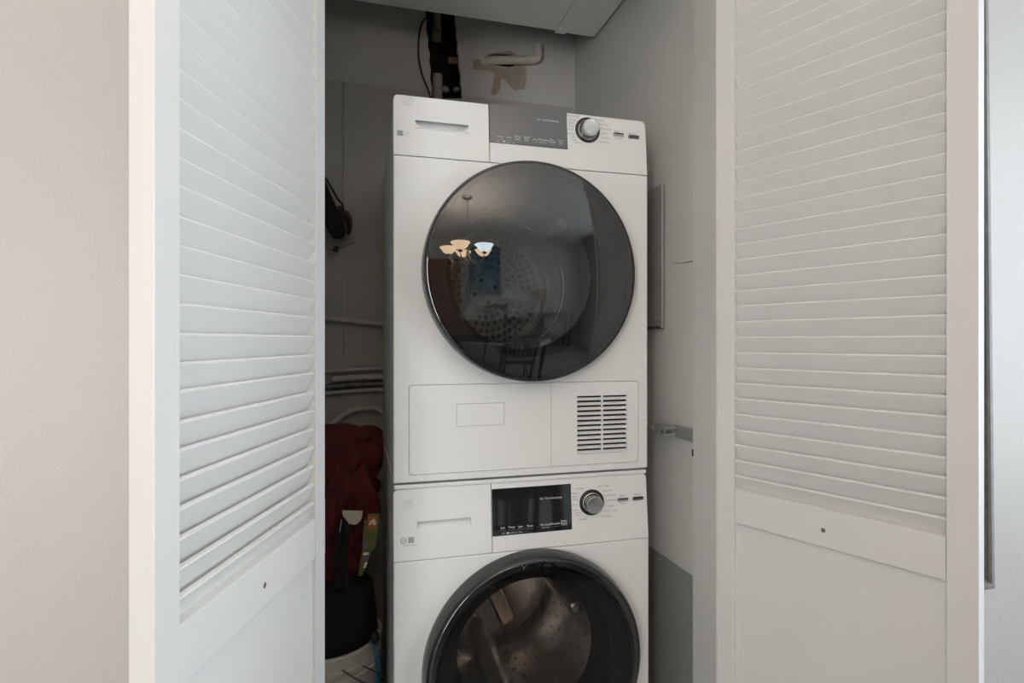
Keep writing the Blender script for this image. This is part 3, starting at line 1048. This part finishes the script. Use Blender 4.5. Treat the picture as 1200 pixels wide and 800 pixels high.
cb = [onY(515, 38, CB + .03), onY(505, 26, CB - .004), onY(498, 22, CB - .012), onY(492.5, 34, CB - .016), onY(490.3, 52, CB - .014), onY(491, 70, CB - .012), onY(495, 88, CB - .012), onY(502, 106, CB - .014), onY(506, 118, CB - .014)]
tag(obj('cable', tube(cb, .0030, 8, smooth=6), 'cable_black'), 'thin black cable looping out of the ragged wall hole', 'cable')

# white plastic pipe with elbow, torn brown paper round it
YV = CB - .017
pr = .0143
pv = thing('drain_pipe', 'white plastic pipe with an elbow leaving a small wall hole', 'pipe', onY(600, 70, YV))
pts = [onY(571, 72.5, CB + .03), onY(573, 71, CB - .004), onY(580, 70.6, YV), onY(616, 70.2, YV)]
obj('tube', tube(pts, pr, 20), 'pvc', pv)
A, B_, E = onY(615, 70.2, YV), onY(631, 70, YV), onY(630.5, 53.5, YV)
cor = onY(630.5, 70, YV)
arc = [cor + Vector((-.016 + .016 * math.sin(t), 0, .016 - .016 * math.cos(t))) for t in [PI / 2 * i / 8 for i in range(9)]]
obj('elbow', tube([A] + arc + [E], .0162, 20), 'pvc', pv)

torn = [[(554.5, 70.2), (563, 70), (563.5, 75), (572, 77), (583, 79), (590, 80), (600, 78), (606, 76), (615, 77), (616, 83), (617, 92), (615.5, 100), (614, 105), (609, 104.5), (604.5, 106), (598, 102), (594.5, 96), (590.5, 93), (587.5, 92), (586, 95), (587, 100), (584.5, 107), (580, 111.5), (574.5, 110.5), (577, 101), (580, 88), (578, 84.5), (566, 82), (554.5, 80.5)],
        [(581, 64.5), (590, 60.5), (597, 60), (603, 62), (608, 66), (604, 66), (597, 63), (588, 64)]]
lab = ['torn brown paper strip hanging under the white drain pipe', 'curled brown paper scrap above the white drain pipe']
for t, l in zip(torn, lab):
    tag(obj('torn_paper', prism(P2(t, CB), CB - .0022, CB - .0002), 'kraft'), l, 'paper')

# breaker panel cover on the right wall
p0, p1 = onX(776, 214, CR - .010), onX(776, 385, CR - .010)
ye = p0.y
zt, zb = onX(776, 215, CR - .01).z, onX(776, 384.5, CR - .01).z
pan = thing('breaker_panel', 'grey metal panel cover on the closet wall beside the dryer', 'panel', (CR, ye + .15, zb))
pl = box(CR - .012, CR - .004, ye, ye + .30, zb, zt, .003, 2)
obj('cover', pl, 'galvanised', pan)
obj('backbox', box(CR - .004, CR - .0002, ye + .012, ye + .29, zb + .012, zt - .012), 'rust', pan)
for dz in (zt - .028, zb + .028):
    bm = lathe([(.0045, 0), (.0045, .0016), (.003, .003), (0, .003)], 12, (0, 0, 0), 'Z')
    bmesh.ops.transform(bm, matrix=Matrix.Translation((CR - .0118, ye + .030, dz)) @ Matrix.Rotation(-PI / 2, 4, 'Y'), verts=bm.verts[:])
    obj('screw', bm, 'screw', pan)
obj('rust_stain', box(CR - .0125, CR - .0035, ye + .006, ye + .08, zb - .0012, zb + .006), 'rust', pan)

# metal rail with coupling on the right wall
zr0, zr1 = .931, .958
yr = onX(795, 503, CR).y
rl = thing('wall_rail', 'grey metal rail with hooked coupling on the closet wall beside the dryer', 'rail', (CR, 1.25, zr0))
obj('rail', box(CR - .010, CR - .0032, YB + .001, yr, zr0, zr1, .002), 'rail_metal', rl)
obj('rail_lip', box(CR - .0125, CR - .0095, YB + .001, yr, zr1 - .006, zr1 + .001, .001), 'rail_metal', rl)
obj('rail_lip', box(CR - .0125, CR - .0095, YB + .001, yr, zr0 - .001, zr0 + .005, .001), 'rail_metal', rl)
xc = CR - .022
ck = bmesh.new()
bx(ck, xc - .020, CR - .008, yr - .006, yr + .05, zr1 - .009, zr1 - .003, .0015)
bx(ck, xc - .020, CR - .008, yr - .006, yr + .05, zr0 + .002, zr0 + .007, .0015)
bx(ck, xc - .020, xc - .014, yr + .02, yr + .05, zr0 + .004, zr1 - .005, .0015)
obj('clevis', ck, 'rail_metal', rl)
obj('pivot_pin', tube([(xc - .008, yr + .012, zr0 + .003), (xc - .008, yr + .012, zr1 - .004)], .004, 10), 'screw', rl)
kb = [(xc - .016, yr + .045, .945), (xc - .026, yr + .075, .945)]
obj('coupling_arm', tube(kb, .008, 12), 'rail_metal', rl)
obj('coupling_knob', tube([(xc - .024, yr + .072, .945), (xc - .030, yr + .09, .945)], .0115, 14), 'pvc', rl)
obj('hook', tube([(xc - .026, yr + .08, .945), (xc - .036, yr + .095, .965), (xc - .040, yr + .11, .978)], .005, 10), 'gasket', rl)


# bucket with bags and cord
def blob(rings, n=40, amp=.0, seed=0, folds=0, xmax=9.0):
    """soft closed body through rings (cx, cy, z, rx, ry), creased with folds"""
    bm = bmesh.new()
    levels = []
    m = len(rings)
    S_ = 5
    for i in range(m - 1):
        for s in range(S_):
            t = s / S_
            r0, r1, r2, r3 = rings[max(i - 1, 0)], rings[i], rings[i + 1], rings[min(i + 2, m - 1)]
            levels.append(tuple(.5 * (2 * r1[k] + (r2[k] - r0[k]) * t + (2 * r0[k] - 5 * r1[k] + 4 * r2[k] - r3[k]) * t * t + (3 * r1[k] - r0[k] - 3 * r2[k] + r3[k]) * t ** 3) for k in range(5)))
    levels.append(rings[-1])
    vr = []
    for (cx, cy, z, rx, ry) in levels:
        row = []
        for k in range(n):
            a = 2 * PI * k / n
            p = Vector((cx + rx * math.cos(a), cy + ry * math.sin(a), z))
            q = Vector((p.x * 14 + seed, p.y * 14, p.z * 8))
            f = 1 + amp * noise.noise(q) * 2 + folds * (abs(noise.noise(Vector((p.x * 26 + seed, p.y * 26, p.z * 11)))) - .25) * 1.5
            p.x = cx + (p.x - cx) * f
            p.y = cy + (p.y - cy) * f
            p.z += amp * .05 * noise.noise(q * 1.3 + Vector((5, 1, 2)))
            p.x = min(p.x, xmax)
            row.append(bm.verts.new(p))
        vr.append(row)
    for A_, B2 in zip(vr, vr[1:]):
        for k in range(n):
            bm.faces.new((A_[k], A_[(k + 1) % n], B2[(k + 1) % n], B2[k]))
    bm.faces.new(vr[0][::-1])
    bm.faces.new(vr[-1])
    return bm


BC = (-.088, 1.62)
bk = thing('bucket', 'white plastic bucket on the closet floor holding the black bag', 'bucket', (*BC, 0))
obj('body', lathe([(0, .004), (.122, .004), (.125, .0), (.128, .006), (.139, .300), (.1435, .302), (.1435, .310), (.140, .312), (.1405, .325), (.1455, .327), (.1455, .335), (.141, .337), (.1415, .362), (.1470, .364), (.1480, .372), (.1455, .376), (.1395, .376), (.137, .364), (.126, .012), (0, .012)], 64, (*BC, 0), 'Z'), 'bucket_white', bk)
# printed mark on the bucket wall
q = bmesh.new()
text(q, 'MADE IN USA', .016, 0, 0, 0)
for v in q.verts:
    a = -1.02 + v.co.x / .14
    rr = .1405
    z = .235 + v.co.z
    v.co = Vector((BC[0] + rr * math.cos(a), BC[1] + rr * math.sin(a), z))
obj('bucket_lettering', q, 'seam_dark', bk)
hp = []
for i in range(17):
    a = -1.25 + 2.1 * i / 16
    hp.append((BC[0] + .150 * math.cos(a), BC[1] + .150 * math.sin(a), .345 - .10 * math.sin(PI * i / 16)))
obj('wire_handle', tube(hp, .0024, 8), 'seam_dark', bk)

blk = blob([(-.088, 1.62, .10, .085, .085), (-.088, 1.62, .25, .112, .112), (-.086, 1.62, .36, .124, .124), (-.084, 1.615, .43, .135, .125), (-.082, 1.61, .49, .122, .110), (-.080, 1.605, .520, .10, .09), (-.078, 1.60, .532, .06, .05)], amp=.05, seed=3, folds=.05)
bg = thing('black_bag', 'black cloth bag stuffed into the white bucket', 'bag', (-.088, 1.62, .10))
obj('cloth', blk, 'cloth_black', bg)
st = [onY(a, b, 1.49) for a, b in ((397, 688), (394, 660), (396, 640), (398, 622), (401, 611))]
obj('strap', tube(st, .0085, 8, smooth=5), 'cloth_black', bg)
st = [onY(a, b, 1.488) for a, b in ((404, 612), (406, 622), (403, 650), (406, 690))]
obj('strap', tube(st, .0075, 8, smooth=5), 'cloth_black', bg)
a, b = onY(400.2, 609, 1.478), onY(398.2, 623, 1.478)
obj('zip_pull', tube([a, b], .0019, 8), 'chrome', bg)

red = thing('red_bag', 'crumpled dark red cloth bag standing on the black bag', 'bag', (-.065, 1.60, .538))
obj('cloth', blob([(-.070, 1.60, .538, .055, .05), (-.066, 1.60, .57, .075, .06), (-.062, 1.60, .62, .084, .066), (-.062, 1.60, .70, .088, .07), (-.058, 1.60, .77, .105, .072), (-.055, 1.605, .84, .110, .07), (-.060, 1.61, .89, .105, .058), (-.066, 1.615, .918, .080, .04), (-.075, 1.62, .938, .040, .018)], n=72, amp=.10, seed=11, folds=.55, xmax=.062), 'cloth_red', red)
obj('flap', blob([(.000, 1.615, .80, .050, .050), (.008, 1.615, .86, .050, .048), (.014, 1.62, .90, .046, .040), (.018, 1.625, .922, .034, .026), (.020, 1.63, .930, .018, .012)], n=48, amp=.10, seed=4, folds=.5, xmax=.063), 'cloth_red', red)
# cream tag and product card in front of the red cloth
YT = 1.512
tg = [(401, 598), (425, 598.5), (424.5, 604), (423, 609), (419, 613.5), (415, 615), (411, 614), (407, 613.5), (405, 608), (402, 605)]
tag(obj('cream_tag', prism(P2(tg, YT), YT, YT + .002), 'tag_cream'), 'cream paper tag hanging on the red bag', 'tag')
cd = thing('label_card', 'narrow green and orange printed card tucked beside the red bag', 'card', onY(433, 672, YT))
obj('card', prism(P2([(427, 609.5), (430.5, 609), (431, 602), (445.5, 601.5), (443, 622), (439, 644), (434, 645), (432, 655), (424.5, 674.5), (419.5, 675), (422, 657), (424.5, 645), (425, 632)], YT - .004), YT - .004, YT - .0022), 'tag_green', cd)
Y2 = YT - .0046
obj('orange_patch', prism(P2([(431.5, 605), (443, 605), (441, 620), (430.5, 620)], Y2), Y2, Y2 + .0005), 'tag_orange', cd)
Y3 = YT - .0051
bm = prism(P2([(431.8, 615), (434, 611), (438, 607), (440.5, 611), (440.5, 615), (437, 615), (436.6, 611.5), (434.5, 615)], Y3), Y3, Y3 + .0004)
prism(P2([(426, 647.5), (432, 647), (431.5, 650), (425.7, 650.5)], Y3), Y3, Y3 + .0004, bm)
prism(P2([(427.5, 659), (431, 658.5), (428.5, 665), (425.8, 665.5)], Y3), Y3, Y3 + .0004, bm)
obj('card_print', bm, 'white_print', cd)
bm = prism(P2([(425.3, 634), (431.5, 633), (430.5, 643), (425, 643.5)], Y2), Y2, Y2 + .0004)
prism(P2([(425, 652), (433, 651), (431.5, 657), (423.5, 657.5)], Y2), Y2, Y2 + .0004, bm)
obj('card_dark_print', bm, 'seam_dark', cd)

# blue cord and black tie on the bucket rim
c1 = [(.034, 1.520, .392), (.046, 1.517, .365), (.050, 1.512, .30), (.044, 1.506, .24), (.046, 1.508, .16)]
crd = thing('blue_cord', 'blue cord hanging over the rim of the white bucket', 'cord', (.045, 1.53, .16))
obj('strand', tube(c1, .0026, 8, smooth=6), 'cord_blue', crd)
obj('strand', tube([(p[0] - .008, p[1] - .006, p[2] - .004 * i) for i, p in enumerate(c1)], .0022, 8, smooth=6), 'cord_blue', crd)
obj('toggle', blob([(.036, 1.523, .379, .008, .008), (.036, 1.523, .387, .013, .011), (.037, 1.523, .398, .013, .011), (.038, 1.525, .408, .007, .007)], n=16), 'cable_black', crd)
a, b = onY(425, 780, 1.505), onY(446, 790, 1.510)
tag(obj('cable_tie', tube([a, (a + b) / 2 + Vector((0, -.002, .002)), b], .0016, 6, smooth=4), 'cable_black'), 'black cable tie sticking out from the white bucket', 'cable tie')

# black bundle hanging on the back wall
YH = CB - .05
hb = thing('hanging_bundle', 'black pouch with a cord and brown tuft hanging on the closet back wall', 'bag', onY(395, 290, YH))
pp = [(366, 200), (376, 205), (382, 212), (387, 226), (393, 240), (399, 255), (405, 268), (404, 276), (400, 279), (390, 279), (385, 270), (378, 262), (368, 255)]
pouch = prism(P2(pp, YH), YH - .016, YH + .020)
bmesh.ops.bevel(pouch, geom=[e for e in pouch.edges], offset=.006, segments=2, profile=.5, affect='EDGES')
obj('pouch', pouch, 'cloth_black', hb)
obj('cord', tube([onY(a, b, YH - .02) for a, b in ((368, 196), (380, 207), (388, 219), (396, 233), (401, 239), (403, 248), (408, 257), (409.5, 266), (408, 274))], .0036, 8, smooth=6), 'cable_black', hb)
obj('tuft', blob([(*onY(408, 275, YH)[:2], onY(408, 275, YH).z, .004, .004), (*onY(409, 265, YH)[:2], onY(409, 265, YH).z, .011, .010), (*onY(408, 255, YH)[:2], onY(408, 255, YH).z, .013, .011), (*onY(406, 248, YH)[:2], onY(406, 248, YH).z, .006, .006)], n=24, amp=.2, seed=2, folds=.5), 'brown_fibre', hb)
obj('tuft', blob([(*onY(404, 258, YH + .01)[:2], onY(404, 258, YH).z, .008, .006), (*onY(400, 247, YH + .01)[:2], onY(400, 247, YH).z, .012, .008), (*onY(397, 241, YH + .01)[:2], onY(397, 241, YH).z, .005, .005)], n=24, amp=.2, seed=9, folds=.5), 'brown_fibre', hb)
a, b = onY(370, 284, YH), onY(395, 292, YH)
rod = thing('wooden_rod', 'tan wooden rod end under the hanging black pouch', 'rod', b)
obj('shaft', tube([a, b], .0085, 12), 'tan_wood', rod)
obj('end_cap', tube([a.lerp(b, .82), b + Vector((.004, 0, -.001))], .0098, 12), 'cable_black', rod)
a, b = onY(396, 291, YH - .004), onY(416, 284, YH - .004)
obj('bristle', tube([a, b], .0009, 6), 'cable_black', rod)

# ================================================================== tall frame on the right wall
q = onY(1155, 685, YF)
FH, FWD_ = 1.56, .62
pf = thing('picture_frame', 'tall grey wooden frame hanging on the white wall past the louvered door', 'picture frame', (q.x, YF, q.z))
pf.rotation_euler = (0, math.radians(-.85), 0)


def fput(nm, bm, m, p=pf):
    bmesh.ops.transform(bm, matrix=Matrix.Translation((q.x, YF, q.z)), verts=bm.verts[:])
    return obj(nm, bm, m, p)


def mitre(p0, p1, n_in, prof):
    """moulding from p0 to p1, prof=(inset, y)"""
    bm = bmesh.new()
    d = (Vector(p1) - Vector(p0)).normalized()
    n = Vector(n_in)
    rows = []
    for s_, pt in ((1, Vector(p0)), (-1, Vector(p1))):
        rows.append([bm.verts.new((pt.x + n.x * a + d.x * a * s_, y, pt.z + n.z * a + d.z * a * s_)) for a, y in prof])
    k = len(prof)
    for i in range(k):
        bm.faces.new((rows[0][i], rows[0][(i + 1) % k], rows[1][(i + 1) % k], rows[1][i]))
    bm.faces.new(rows[0])
    bm.faces.new(rows[1][::-1])
    return bm


outer = [(0, 0), (0, -.022), (.006, -.026), (.014, -.026), (.016, -.020), (.016, 0)]
inner = [(.016, -.001), (.016, -.019), (.032, -.012), (.040, -.014), (.046, -.012), (.046, -.001)]
for prof, nm, m in ((outer, 'outer_moulding', 'frame_grey'), (inner, 'inner_moulding', 'frame_dark')):
    for p0, p1, n_ in (((0, 0, 0), (0, 0, FH), (-1, 0, 0)), ((-FWD_, 0, 0), (-FWD_, 0, FH), (1, 0, 0)), ((-FWD_, 0, 0), (0, 0, 0), (0, 0, 1)), ((-FWD_, 0, FH), (0, 0, FH), (0, 0, -1))):
        fput(nm, mitre(p0, p1, n_, prof), m)
fput('picture', box(-FWD_ + .046, -.046, -.008, -.001, .046, FH - .046), 'picture_print')

# ================================================================== the dining room behind (seen mirrored in the dryer door)
CH = (0.02, -0.55)
DZ = .14
ch = thing('chandelier', 'nickel chandelier with upturned glass bowl shades over the dining table', 'chandelier', (CH[0], CH[1], 1.715 - DZ))
obj('canopy', lathe([(.0, RZ), (.065, RZ), (.066, RZ - .008), (.05, RZ - .022), (.014, RZ - .028), (0, RZ - .028)], 32, (*CH, 0), 'Z'), 'nickel', ch)
lk = 0
z = RZ - .028
while z > 2.06 - DZ:
    bm = bmesh.new()
    ring = [(.008 * math.cos(t), .015 * math.sin(t)) for t in [2 * PI * i / 10 for i in range(11)]]
    if lk % 2:
        tube([(CH[0] + a, CH[1], z - .013 + b) for a, b in ring], .0022, 6, bm)
    else:
        tube([(CH[0], CH[1] + a, z - .013 + b) for a, b in ring], .0022, 6, bm)
    obj('chain_link', bm, 'nickel', ch)
    z -= .024
    lk += 1
obj('column', lathe([(.004, 2.07), (.018, 2.06), (.020, 2.05), (.034, 2.04), (.034, 2.025), (.012, 2.015), (.010, 1.90), (.022, 1.88), (.022, 1.84), (.035, 1.82), (.030, 1.78), (.012, 1.75), (.016, 1.735), (.008, 1.72), (0, 1.715)], 24, (*CH, -DZ), 'Z'), 'nickel', ch)
for k in range(5):
    a = 2 * PI * k / 5 + .55
    dv = Vector((math.cos(a), math.sin(a), 0))
    c0 = Vector((*CH, -DZ))
    arm = obj('arm', tube([c0 + dv * .02 + Vector((0, 0, 1.80)), c0 + dv * .09 + Vector((0, 0, 1.745)), c0 + dv * .18 + Vector((0, 0, 1.755)), c0 + dv * .235 + Vector((0, 0, 1.80)), c0 + dv * .24 + Vector((0, 0, 1.835))], .0065, 8, smooth=5), 'nickel', ch)
    sc = c0 + dv * .24
    obj('socket_cup', lathe([(.0, 1.832), (.026, 1.835), (.028, 1.845), (.022, 1.862), (0, 1.862)], 20, (sc.x, sc.y, -DZ), 'Z'), 'nickel', arm)
    obj('shade', lathe([(.024, 1.855), (.045, 1.862), (.074, 1.885), (.096, 1.922), (.112, 1.936), (.109, 1.937), (.092, 1.922), (.070, 1.889), (.043, 1.868), (.0, 1.860)], 32, (sc.x, sc.y, -DZ), 'Z'), 'shade_cool' if k == 0 else 'shade_warm', arm)
    l = bpy.data.lights.new('bulb', 'POINT')
    l.energy = 8.0
    l.color = (1.0, .85, .70) if k else (.92, .96, 1.0)
    l.shadow_soft_size = .025
    lo = bpy.data.objects.new('bulb', l)
    C.objects.link(lo)
    lo.location = (sc.x, sc.y, 1.902 - DZ)

# dining table and chairs
TC = (.40, -.90)
tb = thing('dining_table', 'dark wooden dining table under the chandelier', 'table', (*TC, 0))
obj('table_top', box(TC[0] - .75, TC[0] + .75, TC[1] - .48, TC[1] + .48, .715, .750, .008), 'table_wood', tb)
obj('apron', cut(box(TC[0] - .66, TC[0] + .66, TC[1] - .40, TC[1] + .40, .63, .7145), box(TC[0] - .635, TC[0] + .635, TC[1] - .375, TC[1] + .375, .60, .73)), 'table_wood', tb)
for sx_ in (-1, 1):
    for sy_ in (-1, 1):
        obj('leg', tube([(TC[0] + sx_ * .64, TC[1] + sy_ * .38, .7145), (TC[0] + sx_ * .64, TC[1] + sy_ * .38, 0)], [.036, .024], 12), 'table_wood', tb)


def make_chair(label):
    """built at the origin, the back towards +y"""
    t = thing('dining_chair', label, 'chair', (0, 0, 0), 0, 'dining chairs round the table')
    m = 'chair_green'
    obj('seat', box(-.21, .21, -.21, .21, .425, .455, .010, 3), m, t)
    obj('seat_cushion', box(-.19, .19, -.19, .18, .4552, .480, .012, 3), 'cushion', t)
    for sx_ in (-1, 1):
        obj('leg', tube([(sx_ * .18, -.18, .4245), (sx_ * .185, -.19, 0)], [.018, .013], 10), m, t)
        obj('leg', tube([(sx_ * .165, .225, 0), (sx_ * .17, .20, .30), (sx_ * .175, .205, .50), (sx_ * .195, .235, .75), (sx_ * .215, .27, .965)], .016, 10, smooth=4), m, t)
        obj('stretcher', tube([(sx_ * .183, -.185, .20), (sx_ * .17, .205, .22)], .009, 8), m, t)
    tr_ = [(-.225 + .45 * i / 8, .268 + .022 * (1 - ((i - 4) / 4) ** 2), .965) for i in range(9)]
    bm = bmesh.new()
    rows = []
    for (x, y, z_) in tr_:
        rows.append([bm.verts.new((x, y + a, z_ + b)) for a, b in ((-.010, -.035), (.010, -.035), (.014, .035), (-.006, .035))])
    for A_, B2 in zip(rows, rows[1:]):
        for i in range(4):
            bm.faces.new((A_[i], A_[(i + 1) % 4], B2[(i + 1) % 4], B2[i]))
    bm.faces.new(rows[0][::-1])
    bm.faces.new(rows[-1])
    obj('top_rail', bm, m, t)
    obj('lower_rail', tube([(-.176, .21, .53), (0, .222, .53), (.176, .21, .53)], .011, 8, smooth=4), m, t)
    for i in range(6):
        u = (i - 2.5) / 2.5
        obj('back_slat', tube([(u * .125, .222 - .01 * u * u, .53), (u * .14, .25, .75), (u * .165, .285 - .015 * u * u, .94)], .0095, 8, smooth=4), m, t)
    return t


c0 = make_chair('dark green slat-back dining chair on the closet side of the table')
c0.location = (.66, -.48, 0)
tree_copy(c0, (.42, -1.42, 0), PI, 'dark green slat-back dining chair on the far side of the table')
tree_copy(c0, (-.58, -.95, 0), PI / 2, 'dark green slat-back dining chair at the table end by the wooden cabinet')

# painting, cabinet and console lamp along the rear wall
pt = thing('painting', 'large blue painting on the rear wall of the dining room', 'painting', (.20, RY0, 1.18))
obj('canvas', box(-.12, .52, RY0 + .001, RY0 + .03, 1.20, 2.22), 'painting_blue', pt)
for a in ((-.14, -.12, 1.18, 2.24), (.52, .54, 1.18, 2.24), (-.12, .52, 1.18, 1.20), (-.12, .52, 2.22, 2.24)):
    obj('frame', box(a[0], a[1], RY0 + .001, RY0 + .04, a[2], a[3], .002), 'frame_dark', pt)
cbn = thing('wooden_cabinet', 'tall reddish brown wooden cabinet against the rear dining room wall', 'cabinet', (-.9, RY0 + .22, 0))
K0, K1, KY = -1.36, -.36, RY0 + .005
obj('body', box(K0, K1, KY, KY + .42, .06, 1.85, .006), 'cabinet_wood', cbn)
obj('plinth', box(K0 + .02, K1 - .02, KY + .01, KY + .40, 0, .06), 'cabinet_wood', cbn)
obj('cornice', box(K0 - .03, K1 + .03, KY, KY + .45, 1.851, 1.91, .012), 'cabinet_wood', cbn)
for i in range(2):
    for z0, z1 in ((.09, .85), (.89, 1.82)):
        x0 = K0 + .006 + i * .495
        d_ = obj('door', cut(box(x0, x0 + .491, KY + .421, KY + .443, z0, z1, .003), box(x0 + .07, x0 + .42, KY + .437, KY + .5, z0 + .07, z1 - .07)), 'cabinet_wood', cbn)
        xk = x0 + (.455 if i == 0 else .036)
        obj('knob', tube([(xk, KY + .443, (z0 + z1) / 2), (xk, KY + .465, (z0 + z1) / 2)], [.006, .012], 10), 'nickel', d_)
cs = thing('console_table', 'dark narrow console table against the rear wall', 'table', (1.75, RY0 + .19, 0))
obj('table_top', box(1.2, 2.3, RY0 + .02, RY0 + .36, .76, .79, .005), 'table_wood', cs)
obj('shelf', box(1.23, 2.27, RY0 + .04, RY0 + .34, .20, .22, .003), 'table_wood', cs)
for x in (1.24, 2.26):
    for y in (RY0 + .05, RY0 + .33):
        obj('leg', box(x - .02, x + .02, y - .02, y + .02, 0, .7595, .003), 'table_wood', cs)
LX, LY = 1.50, RY0 + .19
lm = thing('table_lamp', 'table lamp with brown drum shade on the dark console table', 'lamp', (LX, LY, .79))
obj('base', lathe([(0, .791), (.07, .791), (.07, .80), (.02, .815), (.014, .86), (.035, .92), (.040, .97), (.02, 1.03), (.012, 1.07), (.008, 1.12), (0, 1.12)], 24, (LX, LY, 0), 'Z'), 'seam_dark', lm)
obj('lamp_shade', lathe([(.15, 1.08), (.13, 1.32), (.127, 1.32), (.147, 1.08)], 32, (LX, LY, 0), 'Z'), 'lamp_fabric', lm)
